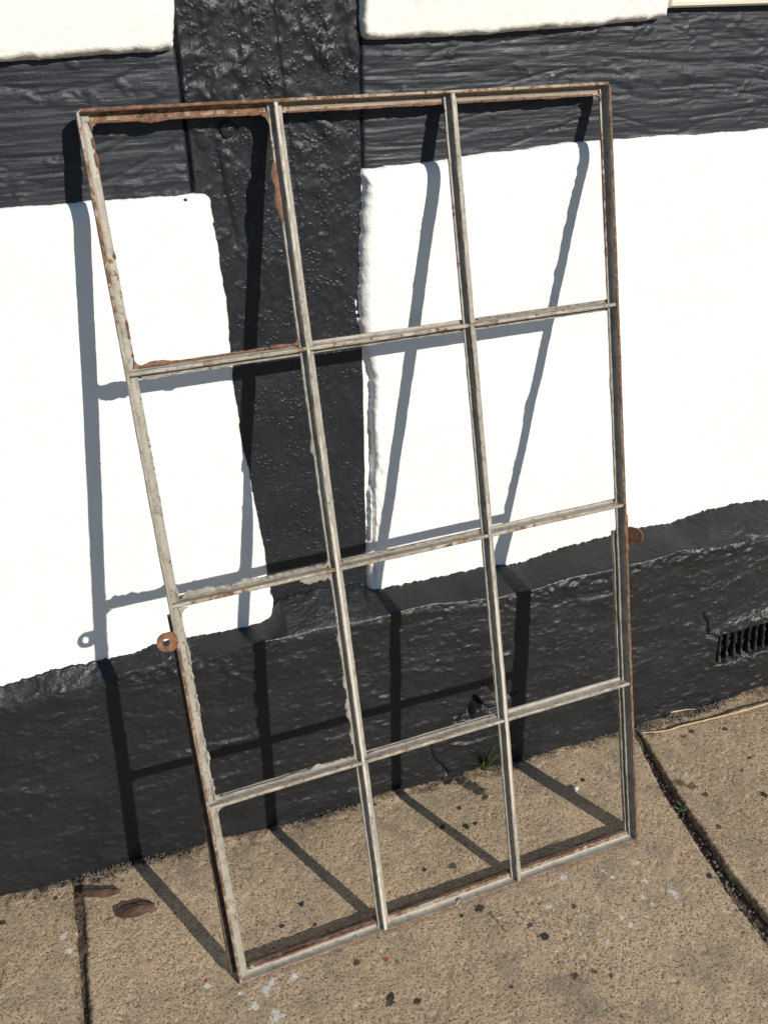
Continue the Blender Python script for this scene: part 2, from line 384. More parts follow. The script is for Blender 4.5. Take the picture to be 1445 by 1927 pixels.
# peg head driven into the post
a = np.linspace(0, 2*np.pi, 21)[None, :]; rr = np.array([.0, .004, .008, .0102, .0108, .0106])[:, None]
hh = np.array([-.0028, -.0026, -.0022, -.0008, .002, .012])[:, None]
w_ = 1+.08*np.sin(3*a+1)
X = PEG[0]+rr*np.cos(a)*w_; Z = PEG[1]+rr*np.sin(a)*w_
link('peg', grid_mesh('peg', X, yTi(X, Z)+hh+0*a, Z), MAT['post'], post)

def rail(x0, x1, ax, zlo, zhi, seed, endgap):
    x, t = np.meshgrid(ax, np.linspace(0, 1, 130))
    zb = zlo(x)-.03; zt = zhi(x)+.03
    z = zb+(zt-zb)*t
    y = yTi(x, z)+.0025*fbm(x*3, z*8, 3, seed)
    y = y+.0019*fbm(x*3.5+.6*fbm(x*4, z*9, 2, seed+8), z*105, 5, seed+1, .74)
    y = y+.0022*(1-np.abs(fbm(x*5, z*38+2.2*fbm(x*3, z*4, 2, seed+3), 3, seed+2)))**8*.9
    kn = fbm(x*11, z*16, 4, seed+4); y = y-.0022*sst(.3, .6, kn)
    kn = fbm(x*45, z*60, 3, seed+6); y = y-.0016*sst(.36, .6, kn)
    if endgap:
        d = (x1-x) if endgap == 'R' else (x-x0)
        y = y+.006*(1-sst(0, .004, d+.0008*fbm(z*60, z*0, 2, seed)))
    return link('timber_rail', grid_mesh('timber_rail', x, y, z, skirt=(0, .06, 0)), MAT['rail'], wall)
rail(-1.4, .1962, axis([(-1.4, .05), (-.14, .0026), .1962]), LL_T, UL_B, 71, 'R')
rail(.4598, 2.6, axis([(.4598, .0026), (1.32, .05), 2.6]), LR_T, lambda x: np.where(x > .96, 1.465, UR_B(x)), 81, 'L')

# plinth: battered masonry base with a bevelled top, painted black
VX0, VP, VZ0, VZ1 = 1.266, .0215, .110, .188
ax = axis([(-1.4, .05), (-.40, .0030), (1.24, .0020), (1.48, .05), 2.6])
nz = 176; nb_ = 26
xg = ax[None, :]
zc = ZC(ax)+.011*fbm(ax*9, ax*0, 2, 91); ztop = BOT(ax); zrag = .0055*fbm(ax*95, ax*0, 4, 92, .8)
t = np.linspace(0, 1, nz)[:, None]
z1 = -.04+(zc[None, :]+.04)*t; y1 = yb(xg)+.075*z1
inpost = sst(.255, .268, ax)*(1-sst(.440, .452, ax))
yend = yPl(ax, ztop)-.0020+.017*inpost
tb = np.linspace(0, 1, nb_+1)[1:, None]
z2 = zc[None, :]+(ztop-zc)[None, :]*tb+zrag[None, :]*tb**14
yc = yb(ax)+.075*zc
y2 = yc[None, :]+(yend-yc)[None, :]*(tb**1.1)
x = np.repeat(xg, nz+nb_, 0); z = np.vstack([z1, z2]); y = np.vstack([y1, y2])
on_face = np.vstack([np.ones((nz, 1)), 1-np.linspace(.1, .75, nb_)[:, None]**1.5])*np.ones_like(x)
rel = .0045*fbm(x*5, z*9, 3, 94)+.0016*fbm(x*13, z*34, 4, 95, .6)+.0008*fbm(x*70, z*100, 4, 96, .65)
n_ = fbm(x*10+1.5*fbm(x*6, z*6, 2, 90), z*30, 3, 97); rel = rel-.0028*sst(.30, .50, n_)*sst(-.1, .3, fbm(x*5, z*7, 2, 89))+.0015*sst(.3, .6, -n_)
band = np.exp(-((z-zc[None, :]+.014)/.016)**2)
rel = rel+(1-on_face)*.006*fbm(x*16, z*30, 3, 87, .6)+.0022*(1-on_face)*fbm(x*60, z*80, 3, 86)
rel = rel+band*(.0075*fbm(x*38, z*60, 5, 98, .65)*sst(-.3, .3, fbm(x*8, x*0, 2, 88)))-.002*band
n_ = fbm(x*70, z*100, 2, 99); rel = rel-.0012*sst(.25, .6, n_)
y = y+rel*on_face
# broken hole and cracks low on the plinth
dh = np.hypot((x-.650-.012*fbm(z*40, x*40, 2, 101))*1.0, (z-.165)*.62); y = y+.028*(1-sst(.007, .019, dh+.006*fbm(x*90, z*90, 3, 102)))
dh = np.hypot(x-.617, (z-.147)*1.2); y = y+.012*(1-sst(.006, .014, dh+.005*fbm(x*90, z*90, 3, 103)))
for k, pl in enumerate([[(.672, .215), (.70, .19), (.735, .175), (.75, .178)], [(.655, .19), (.672, .165), (.69, .15), (.71, .155)],
                        [(.548, .10), (.556, .06), (.572, .035), (.585, .01)], [(1.00, .20), (1.005, .165), (1.02, .14)],
                        [(1.225, .255), (1.237, .225), (1.242, .195), (1.262, .187)]]):
    d = segd(x+.004*fbm(z*45, x*45, 3, 110+k), z+.004*fbm(x*45, z*45, 3, 120+k), pl); y = y+.008*np.exp(-(d/.0028)**2)
# opening of the air vent
nv = np.exp(-(np.maximum(np.abs(x-(VX0+.09))-.10, 0)/.05)**2-(np.maximum(np.abs(z-.15)-.045, 0)/.03)**2)
y = y-nv*(.0055*fbm(x*32, z*32, 4, 131, .6)+.004)
vx = (x-VX0)/(VP*9); wob = .003*fbm(x*60, z*60, 3, 130)
open_ = sst(-.001, .003, np.minimum(np.minimum(x-VX0, VX0+VP*9-x), np.minimum(z-VZ0, VZ1-z))+wob)
y = y-.004*np.exp(-((np.maximum(np.maximum(VX0-x, x-VX0-9*VP), np.maximum(VZ0-z, z-VZ1)))/.02)**2)*(1-open_)+.055*open_
plinth = link('plinth', grid_mesh('plinth', x, y, z, skirt=(0, .06, 0)), MAT['plinth'], wall)

# air vent: recessed grille of painted bars
vv = []; ff = []
xa, xb_ = VX0-.004, VX0+9*VP+.004; za, zb_ = VZ0-.004, VZ1+.004
yv = yb(VX0)+.075*.15
V = [(xa, yv+.050, za), (xb_, yv+.050, za), (xb_, yv+.050, zb_), (xa, yv+.050, zb_), (xa, yv+.08, za), (xb_, yv+.08, za), (xb_, yv+.08, zb_), (xa, yv+.08, zb_)]
vent = link('air_vent', raw_mesh('air_vent', V, [(0, 1, 2, 3), (7, 6, 5, 4), (1, 0, 4, 5), (2, 1, 5, 6), (3, 2, 6, 7), (0, 3, 7, 4)], False), MAT['plinth'], wall)
for k in range(8):
    t, a = np.meshgrid(np.linspace(0, 1, 22), np.linspace(0, 2*np.pi, 13), indexing='ij')
    zz = VZ0-.004+(VZ1-VZ0+.008)*t
    rad = .0045+.0034*(1-sst(0, .25+.1*(k % 3), t))+.0016*sst(.88, 1, t)+.0022*fbm(t*6, t*0+k, 3, 140+k)
    xx = VX0+VP*(k+1)+rad*np.cos(a)+.0012*fbm(t*4, t*0, 2, 150+k)-.001
    yy = yb(xx)+.075*zz+.012+rad*1.8*np.sin(a)
    link('vent_bar', grid_mesh('vent_bar', xx, yy, zz), MAT['plinth'], vent)

# cream window sill board at the top right
bx0, bx1 = .9725, 2.6
prof = np.array([(.10, 1.467), (-.016, 1.4645), (-.0205, 1.467), (-.022, 1.472), (-.022, 1.500), (-.018, 1.505), (.10, 1.515)])
V = []; F = []
for xx in (bx0, bx0+.002, bx1):
    ins = .0018 if xx == bx0 else 0
    for (q, zz) in prof: V.append((xx, q+ins+.0055, zz+.003*(xx-bx0)))
n = len(prof)
for k in range(2):
    for i in range(n): j = (i+1) % n; F.append((k*n+i, (k+1)*n+i, (k+1)*n+j, k*n+j))
F += [tuple(range(n)), tuple(range(3*n-1, 2*n-1, -1))]
link('window_sill', raw_mesh('window_sill', V, F, False), MAT['sill'], wall)
# panel of wall above the sill
V = [(.975, .02, 1.51), (2.6, .03, 1.51), (2.6, -.06, 2.35), (.975, -.07, 2.35), (.975, .12, 1.51), (2.6, .12, 1.51), (2.6, .12, 2.35), (.975, .12, 2.35)]
link('plaster_panel', raw_mesh('plaster_panel', V, [(0, 1, 2, 3), (7, 6, 5, 4), (1, 0, 4, 5), (2, 1, 5, 6), (3, 2, 6, 7), (0, 3, 7, 4)], False), MAT['cream'], wall)

# small brown fleck at the corner of the left plaster panel
q = np.array([(0, 0, 1), (.894, 0, .447), (.276, .851, .447), (-.724, .526, .447), (-.724, -.526, .447), (.276, -.851, .447), (.724, .526, -.447), (-.276, .851, -.447), (-.894, 0, -.447), (-.276, -.851, -.447), (.724, -.526, -.447), (0, 0, -1)])*np.array([.0036, .0035, .0030])
F_ = [(0, 1, 2), (0, 2, 3), (0, 3, 4), (0, 4, 5), (0, 5, 1), (1, 6, 2), (2, 7, 3), (3, 8, 4), (4, 9, 5), (5, 10, 1), (6, 7, 2), (7, 8, 3), (8, 9, 4), (9, 10, 5), (10, 6, 1), (11, 7, 6), (11, 8, 7), (11, 9, 8), (11, 10, 9), (11, 6, 10)]
link('brown_fleck', raw_mesh('brown_fleck', q+np.array([.1836, float(yTi(.1836, 1.238))-.011, 1.2375]), F_, False), MAT['bark'], wall)

# ------------------------------------------------------------------ ground
ground = link('ground', raw_mesh('ground', [(-80, -80, -.13), (80, -80, -.13), (80, 80, -.13), (-80, 80, -.13)], [(0, 1, 2, 3)], False), MAT['road'])
tag(ground, kind='structure')

BLK = [(0.2022, -0.2049, 0.008), (0.1549, -0.2387, 0.0059), (0.2119, -0.2587, 0.0059), (0.5638, -0.1447, 0.0087), (0.5203, -0.1304, 0.0087), (0.4439, -0.2153, 0.0062), (0.4978, -0.2283, 0.0093), (0.8543, -0.1191, 0.008), (0.259, -0.3588, 0.0084), (0.3247, -0.3822, 0.0056), (0.2881, -0.4501, 0.0107), (0.294, -0.4391, 0.0072), (0.5758, -0.4041, 0.0086), (0.5901, -0.4311, 0.0104), (0.6683, -0.395, 0.0068), (0.5982, -0.5185, 0.0081), (0.6338, -0.5248, 0.0054), (0.6551, -0.5406, 0.0054), (0.505, -0.3345, 0.0108), (0.5746, -0.0936, 0.0067), (-0.3301, -0.0395, 0.0091), (1.1654, -0.0727, 0.0084), (1.239, -0.0969, 0.0084), (1.0365, -0.3355, 0.0074), (0.9426, -0.4295, 0.0079), (1.1805, -0.2967, 0.0098), (0.3312, -0.4668, 0.0071), (0.4891, -0.4993, 0.0063), (0.4692, -0.3378, 0.0058), (-0.2536, 0.0106, 0.0124), (-0.2214, 0.0046, 0.0073), (-0.155, -0.004, 0.0063), (-0.2348, -0.0195, 0.0052), (1.0665, -0.2507, 0.0088), (1.185, -0.2215, 0.0055), (1.2286, -0.1942, 0.0065), (0.5796, -0.0115, 0.0162), (0.6064, -0.0223, 0.0161), (0.6224, -0.0426, 0.0183), (0.6316, -0.0635, 0.0182), (0.6362, -0.0855, 0.010), (0.574, 0.0049, 0.0116), (0.5849, -0.1454, 0.0065)]
WHT = [(0.1031, -0.3544, 0.0109), (0.1118, -0.345, 0.0083), (0.0754, -0.3757, 0.0072), (0.1039, -0.4089, 0.0124), (0.0081, -0.31, 0.0064), (0.1516, -0.3476, 0.0074), (-0.2232, -0.1121, 0.0079), (-0.2143, -0.1475, 0.0087), (0.6248, -0.3779, 0.0058), (0.8543, -0.4366, 0.0088), (0.7423, -0.4671, 0.0066), (0.7385, -0.4475, 0.0048), (0.6849, -0.4799, 0.0056), (0.6826, -0.3291, 0.0071), (0.8341, -0.355, 0.0051), (0.576, -0.4078, 0.0038), (0.6708, -0.4171, 0.0038), (0.2361, -0.3849, 0.0037), (0.8002, -0.1843, 0.0033), (0.5724, -0.3943, 0.0038), (0.5714, -0.3755, 0.0039), (0.5312, -0.3696, 0.0039), (0.6505, -0.4513, 0.0038), (0.0552, -0.3421, 0.0046), (0.6999, -0.4075, 0.0029), (0.8228, -0.398, 0.004), (0.1201, -0.3798, 0.0036)]
CRM = [(0.3749, -0.3167, 0.0126), (0.3381, -0.3323, 0.0086), (0.6992, -0.3557, 0.01), (0.6807, -0.368, 0.0079), (0.254, -0.3285, 0.0066), (0.8838, -0.3954, 0.012), (1.0698, -0.1924, 0.0136), (0.9906, -0.4377, 0.0159)]
RED = [(0.3077, -0.3744, 0.0056), (0.0065, -0.2976, 0.0046), (0.6384, -0.073, 0.0045), (0.7351, -0.1086, 0.0034)]
DRK = [(1.0391, -0.2019, 0.0157), (1.0554, -0.221, 0.0134), (1.1376, -0.0811, 0.0108), (-0.0496, -0.1056, 0.0041), (-0.114, -0.112, 0.008), (-0.1425, -0.107, 0.008), (1.0763, -0.0461, 0.0165), (1.0812, -0.018, 0.0201), (1.1948, -0.013, 0.0131), (1.2476, -0.0027, 0.0112)]
_q = np.random.default_rng(21)
WHT += [(_q.normal(.72, .12), _q.normal(-.42, .05), _q.uniform(.0012, .0034)) for _ in range(60)]+[(_q.uniform(-.3, 1.2), _q.uniform(-.6, -.05), _q.uniform(.0010, .0024)) for _ in range(70)]
BLK += [(_q.uniform(-.3, 1.3), _q.uniform(-.6, -.03), _q.uniform(.0014, .0030)) for _ in range(70)]
def blobs(X, Y, L, seed):
    v = np.full(X.shape, -.6)
    wx = X+.0035*fbm(X*130, Y*130, 3, seed); wy = Y+.0035*fbm(X*130, Y*130, 3, seed+50)
    for (a, b, r) in L:
        m = (np.abs(X-a) < r*3) & (np.abs(Y-b) < r*3)
        v[m] = np.maximum(v[m], 1.0-.5*np.hypot(wx[m]-a, wy[m]-b)/(r*.8))
    return v

JL_l = cz([(-.2035, .1), (-.2025, -.0456), (-.1990, -.1218), (-.1998, -.202), (-.1985, -.2765), (-.199, -.35), (-.2, -1.3)])
JL_r = cz([(-.1855, .1), (-.1850, -.1026), (-.1880, -.2065), (-.1875, -.31), (-.187, -.5), (-.186, -1.3)])
JR_l = cz([(1.055, .1), (1.0312, -.0667), (1.0058, -.1488), (.9864, -.243), (.9748, -.3256), (.961, -.4054), (.9480, -.4724), (.944, -.5435), (.93, -.8), (.90, -1.3)])
JR_r = cz([(1.068, .1), (1.0475, -.0601), (1.0330, -.1413), (1.0138, -.2365), (1.0051, -.306), (.9922, -.3823), (.983, -.4548), (.980, -.5384), (.966, -.8), (.935, -1.3)])

bedx = axis([(-1.5, .1), (-.22, .0025), (-.165, .05), (.92, .0025), (1.085, .1), 2.7]); bedy = axis([(-1.2, .1), (-.8, .0035), .10])
x, y = np.meshgrid(bedx, bedy)
z = -.018+.006*fbm(x*30, y*30, 4, 160)+.003*fbm(x*110, y*110, 3, 161)+.009*sst(-.33, -.12, y)*(x < .3)+.003*(x < .3)+.008*sst(-.2, -.03, y)*(x > .5)
pav = link('pavement', grid_mesh('pavement', x, y, z, skirt=(0, 0, -.105)), MAT['soil'])
tag(pav, kind='structure')

def slab(L, R, axs, seed, tilt):
    ys = axis([(-1.2, .05), (-.80, .0027), .13])
    s, y = np.meshgrid(unit(axs), ys)
    jit = lambda q, sd: .0028*fbm(q*30, q*0, 4, sd, .6)+.0011*fbm(q*140, q*0, 3, sd+3)
    l = L(y)+jit(y, seed); r = R(y)+jit(y, seed+1)
    x = l+(r-l)*s
    z = .0012*fbm(x*5, y*5, 3, seed+2)+.0007*fbm(x*45, y*45, 4, seed+4, .6)
    pit = fbm(x*95, y*95, 3, seed+5); z = z-.0013*sst(.22, .6, pit)
    e = np.minimum(x-l, r-x); z = z-.004*(1-sst(0, .006, e+.002*fbm(x*90, y*90, 3, seed+6)))**2
    z = z+tilt*(x-l)
    base = y-yb(x)
    z = z+.005*sst(-.03, .0, base+.008*fbm(x*30, y*30, 3, seed+7))*sst(-.2, .35, fbm(x*9, y*9, 2, seed+8))
    blk = blobs(x, y, BLK, 170)
    spill = .5+.6*(base+.004+.012*fbm(x*16, y*16, 4, 171, .6))/.012
    blk = np.maximum(blk, np.clip(spill, -.6, 1))
    dirt = np.maximum(blobs(x, y, DRK, 174), .55*sst(-.050, -.004, base+.022*fbm(x*20, y*20, 4, 175))+.1)
    dirt = np.maximum(dirt, .55*(1-sst(0, .02, e+.007*fbm(x*40, y*40, 3, 176))))
    for pl in ([(.5175, -.3505), (.524, -.372), (.527, -.398)], [(.562, -.361), (.570, -.385), (.575, -.402)], [(-.325, -.148), (-.33, -.185)]):  # thin dark lines drawn on the slabs
        dirt = np.maximum(dirt, 1.1-.5*segd(x+.001*fbm(y*90, x*90, 2, 8), y, pl)/.0014)
    me = grid_mesh('paving_slab', x, y, z, skirt=(0, 0, -.05),
                   attrs=dict(black=blk, white=blobs(x, y, WHT, 172), cream=blobs(x, y, CRM, 173), red=blobs(x, y, RED, 177), dirt=dirt))
    return link('paving_slab', me, MAT['concrete'], pav)
slab(lambda y: y*0-1.5, JL_l, axis([(-1.5, .08), (-.40, .0027), -.2]), 180, 0)
slab(JL_r, JR_l, axis([(-.186, .0027), 1.0]), 190, .0)
slab(JR_r, lambda y: y*0+2.7, axis([(1.0, .0027), (1.5, .08), 2.7]), 200, .0015)

# kerb stones along the street edge
for k in range(5):
    a = -1.5+k*.84; b = a+.835; V = []; F = []
    pr = [(-1.205, -.125), (-1.335, -.125), (-1.335, -.014), (-1.332, -.006), (-1.322, -.002), (-1.205, -.001)]
    for xx in (a, b): V += [(xx, q, zz) for q, zz in pr]
    for i in range(6): j = (i+1) % 6; F.append((i, 6+i, 6+j, j))
    F += [(0, 1, 2, 3, 4, 5), (11, 10, 9, 8, 7, 6)]
    link('kerb_stone', raw_mesh('kerb_stone', V, F, False), MAT['kerb'], pav)

# grit lying in the joints
ico_v = np.array([(0, 0, 1), (.894, 0, .447), (.276, .851, .447), (-.724, .526, .447), (-.724, -.526, .447), (.276, -.851, .447), (.724, .526, -.447), (-.276, .851, -.447), (-.894, 0, -.447), (-.276, -.851, -.447), (.724, -.526, -.447), (0, 0, -1)])
ico_f = [(0, 1, 2), (0, 2, 3), (0, 3, 4), (0, 4, 5), (0, 5, 1), (1, 6, 2), (2, 7, 3), (3, 8, 4), (4, 9, 5), (5, 10, 1), (6, 7, 2), (7, 8, 3), (8, 9, 4), (9, 10, 5), (10, 6, 1), (11, 7, 6), (11, 8, 7), (11, 9, 8), (11, 10, 9), (11, 6, 10)]
V = []; F = []
for k in range(300):
    y_ = rng.uniform(-.62, -.02)
    if k % 4: a, b = float(JR_l(y_)), float(JR_r(y_))
    else: a, b = float(JL_l(y_)), float(JL_r(y_))
    x_ = rng.uniform(a+.002, b-.002); r = rng.uniform(.0012, .0036)*(1.25 if y_ < -.35 else .8)
    q = ico_v*rng.uniform(.7, 1.3, (12, 1))*r*np.array([1, rng.uniform(.7, 1.2), rng.uniform(.5, .9)])
    z_ = -.013+.004*(y_ > -.2)+rng.uniform(-.001, .003)
    n0 = len(V); V += [tuple(p+np.array([x_, y_, z_])) for p in q]; F += [tuple(n0+i for i in f) for f in ico_f]
for k in range(900):
    x_ = rng.uniform(1.02, 1.30) if k % 2 else (rng.uniform(-.36, 1.4) if k % 4 else rng.uniform(-.30, -.02))
    y_ = float(yb(x_))-abs(rng.normal(0, .011))+.002; r = rng.uniform(.0008, .0024)
    if k % 2: y_ -= .006
    q = ico_v*rng.uniform(.6, 1.4, (12, 1))*r
    n0 = len(V); V += [tuple(p+np.array([x_, y_, .002+r*.3])) for p in q]; F += [tuple(n0+i for i in f) for f in ico_f]
grit = link('joint_grit', raw_mesh('joint_grit', V, F), MAT['gravel'])
tag(grit, 'loose grit lying in the open slab joints and along the foot of the plinth', 'grit', kind='stuff')

# ------------------------------------------------------------------ the iron window frame
FO = Vector((0.06670, -0.33176, .006)); FA, FB = 0.028565, 0.204986
UW, VH = .8, 1.3847
US = [0, .2611, .5329, .8]; VS = [1.3847, 1.0422, .6910, .3410, 0]
frame = empty('window_frame', FO); frame.rotation_euler = (-FB, 0, FA)
tag(frame, 'rusty twelve pane iron window frame without glass leaning against the wall', 'window frame', kind='thing')

def arc(cx, cy, r, a0, a1, n):
    return [(cx+r*math.cos(math.radians(a0+(a1-a0)*i/n)), cy+r*math.sin(math.radians(a0+(a1-a0)*i/n))) for i in range(n+1)]
DW = .0172
def tee(hw=.0108, web=.0033, d=.0155, fl=.0038, fr=.0045):
    """(across, depth) section of a glazing bar: web to the front, flange at the back, rounded roots"""
    f = d-fl
    half = [(web*.6, 0), (web, .0011), (web, .0042)]+[(web+fr-fr*math.cos(math.radians(t)), f-fr+fr*math.sin(math.radians(t))) for t in (0, 30, 60, 90)]+[(hw-.0008, f), (hw, f+.001), (hw, d-.0006), (hw-.0008, d)]
    return half+[(-a, b) for a, b in reversed(half)]
def ell(sgn=1, wd=.0168, web=.0046, d=DW, fl=.0038, fr=.0060, out=0.0):
    f = d-fl
    p = [(.0006, 0), (web-.0008, 0), (web, .0010), (web, .0042)]+[(web+fr-fr*math.cos(math.radians(t)), f-fr+fr*math.sin(math.radians(t))) for t in (0, 22, 45, 67, 90)]+[(wd-.0008, f), (wd, f+.001), (wd, d-.0005), (wd-.0008, d), (.0006-out, d), (-out, d-.0006), (-out, f+.0006), (-out*.97, f), (0, f-.0004), (0, .0006)]
    return [(sgn*a, b) for a, b in p]
def box_sec(c0, c1, w0, w1):
    return [(c0+.0006, w0), (c1-.0006, w0), (c1, w0+.0006), (c1, w1-.0006), (c1-.0006, w1), (c0+.0006, w1), (c0, w1-.0006), (c0, w0+.0006)]

def sweep(name, sec, along, a, b, at, mat, rustf, seed, clip=None, dw=0.0, jit=.00035, notch=None, parent=None, drift=None):
    """along 'v' (stiles) or 'u' (rails): a section swept from a to b at position `at` on the other axis, edges worn"""
    n = max(3, int((b-a)/.005)); s = np.linspace(a, b, n)
    sec = np.array(sec); m = len(sec)
    S2, K = np.meshgrid(s, np.arange(m), indexing='ij')
    c_ = sec[K, 0].copy(); w_ = sec[K, 1]+dw
    if clip:
        lo, hi, sg = clip
        for (on, e) in ((lo, S2-a), (hi, b-S2)):
            if on: inside = sg*c_ >= -.001; lim = np.maximum(0, on-np.sqrt(np.maximum(on**2-np.maximum(on-e, 0)**2, 0))); c_ = np.where((sg*c_ < lim) & inside, sg*lim, c_)
    c_ = c_+jit*1.4*fbm(S2*60, K*3.1, 3, seed)+.0007*fbm(S2*5, K*0, 2, seed+1)
    w_ = w_+jit*1.2*fbm(S2*75, K*5.3, 3, seed+2)+.0006*fbm(S2*4, K*0, 2, seed+3)
    if notch is not None:
        g = np.exp(-((S2-notch)/.0035)**2); w_ = w_+g*.008*(w_ < .012); c_ = c_+g*.0035*(sec[K, 0] < .006)
        c_ = c_+np.where(S2 < notch, -.0012, .0)*(np.abs(S2-notch) < .08)*(sec[K, 0] < .007)
    if drift: c_ = c_+drift[1]+(drift[0]-drift[1])*((S2-a)/(b-a))**1.2
    if along == 'v': U, Vv = at+c_, S2
    else: U, Vv = S2, at+c_
    co = np.stack([U, w_, Vv], -1).reshape(-1, 3)
    i = np.arange(n*m).reshape(n, m); j = np.roll(i, -1, 1)
    F = np.stack([i[:-1], j[:-1], j[1:], i[1:]], -1).reshape(-1, 4).tolist()
    F += [list(range(m-1, -1, -1)), list(range((n-1)*m, n*m))]
    me = bpy.data.meshes.new(name); me.from_pydata(co.tolist(), [], F); me.update()
    import bmesh
    bm = bmesh.new(); bm.from_mesh(me); bmesh.ops.recalc_face_normals(bm, faces=bm.faces); bm.to_mesh(me); bm.free()
    r = rustf(U, w_, Vv).ravel()
    at_ = me.attributes.new('rust', 'FLOAT', 'POINT'); at_.data.foreach_set('value', r.astype(np.float32))  # also carries the painted ridge highlight, as negative values
    me.shade_smooth(); me.set_sharp_from_angle(angle=math.radians(38))
    return link(name, me, mat, parent or frame)

def edge_r(w): return .22*(1-sst(.0004, .0022, w))
def r_stile_l(u, w, v): return edge_r(w)*(.45+.75*sst(.72, .6, v))+.10*sst(.95, 1.25, v)+.10*np.exp(-((v-1.22)/.10)**2)-.05
def r_stile_r(u, w, v): return edge_r(w)*1.5-.10+.33*sst(UW-.0012, UW-.0002, u)+.02*sst(.6, .5, v)
def ridge_highlight_rust(w): return -.22*(1-sst(.0007, .0018, w))+.20*sst(.0016, .0024, w)*(1-sst(.0055, .009, w))  # negative front edge paints a highlight into the colour, flanks behind it rust
def r_bar(u, w, v): return ridge_highlight_rust(w)-.04+.05*sst(.7, 1.1, v)+.05*sst(.017, .019, w)
def r_hbar(u, w, v):
    below = np.minimum.reduce([np.where(np.abs(v-q) < .02, v-q, 9) for q in VS[1:4]])
    return ridge_highlight_rust(w)-.05+.16*(below < -.001)*sst(.003, .006, w)*sst(.25, .6, v)
def r_top(u, w, v): return edge_r(w)*.40+.055+.10*np.exp(-((u-.12)/.12)**2)+.06*sst(.5, .1, u)
def r_bot(u, w, v): return .36*(1-sst(.0005, .0028, w))+.31*sst(.0085, .0105, v)-.10

sw = sweep
st_l = sw('stile', ell(1), 'v', .0006, VH-.0004, 0, MAT['metal'], r_stile_l, 301, clip=(0, .008, 1))
st_r = sw('stile', ell(-1, .0130, d=.0180, fr=.0055, out=.0045), 'v', .0006, VH-.0004, UW, MAT['metal'], r_stile_r, 302, clip=(0, .008, -1))
top = sw('top_rail', ell(-1, .0165, d=.0205), 'u', .0004, UW-.0004, VH+.0003, MAT['top'], r_top, 303, clip=(.008, .008, -1), dw=.0006)
bot = sw('bottom_rail', ell(1, .0165, d=.0200, fr=.0065), 'u', .0004, UW-.0004, 0, MAT['metal'], r_bot, 304, dw=.0005, notch=.408)
vb1 = sw('glazing_bar', tee(), 'v', .006, VH-.004, US[1], MAT['metal'], r_bar, 311, dw=.0010)
vb2 = sw('glazing_bar', tee(), 'v', .006, VH-.004, US[2], MAT['metal'], r_bar, 312, dw=.0010)
hb = [sw('glazing_bar', tee(hw=.0092, web=.0030, d=.0215), 'u', .004, UW-.004, VS[k], MAT['metal'], r_hbar, 320+k, dw=.0022) for k in (1, 2, 3)]
# rear check strips on the lower, opening half
rr_ = lambda u, w, v: .12+0*u
sw('rear_strip', box_sec(-.0105, .001, DW+.0006, DW+.012), 'v', .014, .672, 0, MAT['rust'], rr_, 331, jit=.0006, drift=(.0075, .0))
sw('rear_strip', box_sec(-.0170, -.004, .0206, .0280), 'v', .014, .640, UW, MAT['metal'], lambda u, w, v: .10+0*u, 332, jit=.0006)
sw('rear_strip', box_sec(.0005, .0122, .0206, .0360), 'v', .014, .655, UW, MAT['rust'], rr_, 334, jit=.0006)
sw('rear_strip', box_sec(-.0, .0075, .0206, .0290), 'u', .02, UW-.02, .0112, MAT['rust'], rr_, 333, jit=.0006)

# fixing lugs, each a plate with a bolt hole
def lug(cu, cv, root_u, Rr, rh, squash, mat, w0, t_=.0042, turn=0.0):
    n = 30; V = []; F = []
    for ring in range(2):
        for wq in (w0, w0+t_):
            for i in range(n):
                a = 2*math.pi*i/n; du, dv = math.cos(a), math.sin(a)
                if ring == 0:
                    u, v = cu+Rr*du*squash, cv+Rr*dv
                    if (u-cu)*(root_u-cu) > 0:           # run straight into the stile
                        u = cu+(root_u-cu)*abs(du)**.45; v = cv+Rr*dv*(1.0+.35*(du*(1 if root_u > cu else -1))*(dv > 0))
                else: u, v = cu+rh*du, cv+rh*dv*1.1
                V.append((u+.0004*math.sin(5*a), wq, v+.0004*math.cos(7*a)))
    ct, st_ = math.cos(turn), math.sin(turn)      # bent forward about the stile
    V = [(root_u+(u-root_u)*ct+(w-w0)*st_, w0-(u-root_u)*st_+(w-w0)*ct, v) for u, w, v in V]
    o0, o1, h0, h1 = 0, n, 2*n, 3*n
    for i in range(n):
        j = (i+1) % n
        F += [(o0+i, o0+j, h0+j, h0+i), (o1+j, o1+i, h1+i, h1+j), (o0+j, o0+i, o1+i, o1+j), (h0+i, h0+j, h1+j, h1+i)]
    me = raw_mesh('fixing_lug', V, F, True); me.set_sharp_from_angle(angle=math.radians(40))
    a = me.attributes.new('rust', 'FLOAT', 'POINT'); a.data.foreach_set('value', np.full(len(V), .1, np.float32))
    return link('fixing_lug', me, mat, frame)
lug(-.0138, .6385, .0035, .0147, .0060, .95, MAT['lug'], -.0010)
lug(UW+.0165, .6335, UW-.0005, .0152, .0056, .95, MAT['lug'], .0045, turn=math.radians(60))
sw('lug_plate', box_sec(.0002, .0032, .0005, .012), 'v', .606, .672, UW, MAT['lug'], lambda u, w, v: .1+0*u, 341)

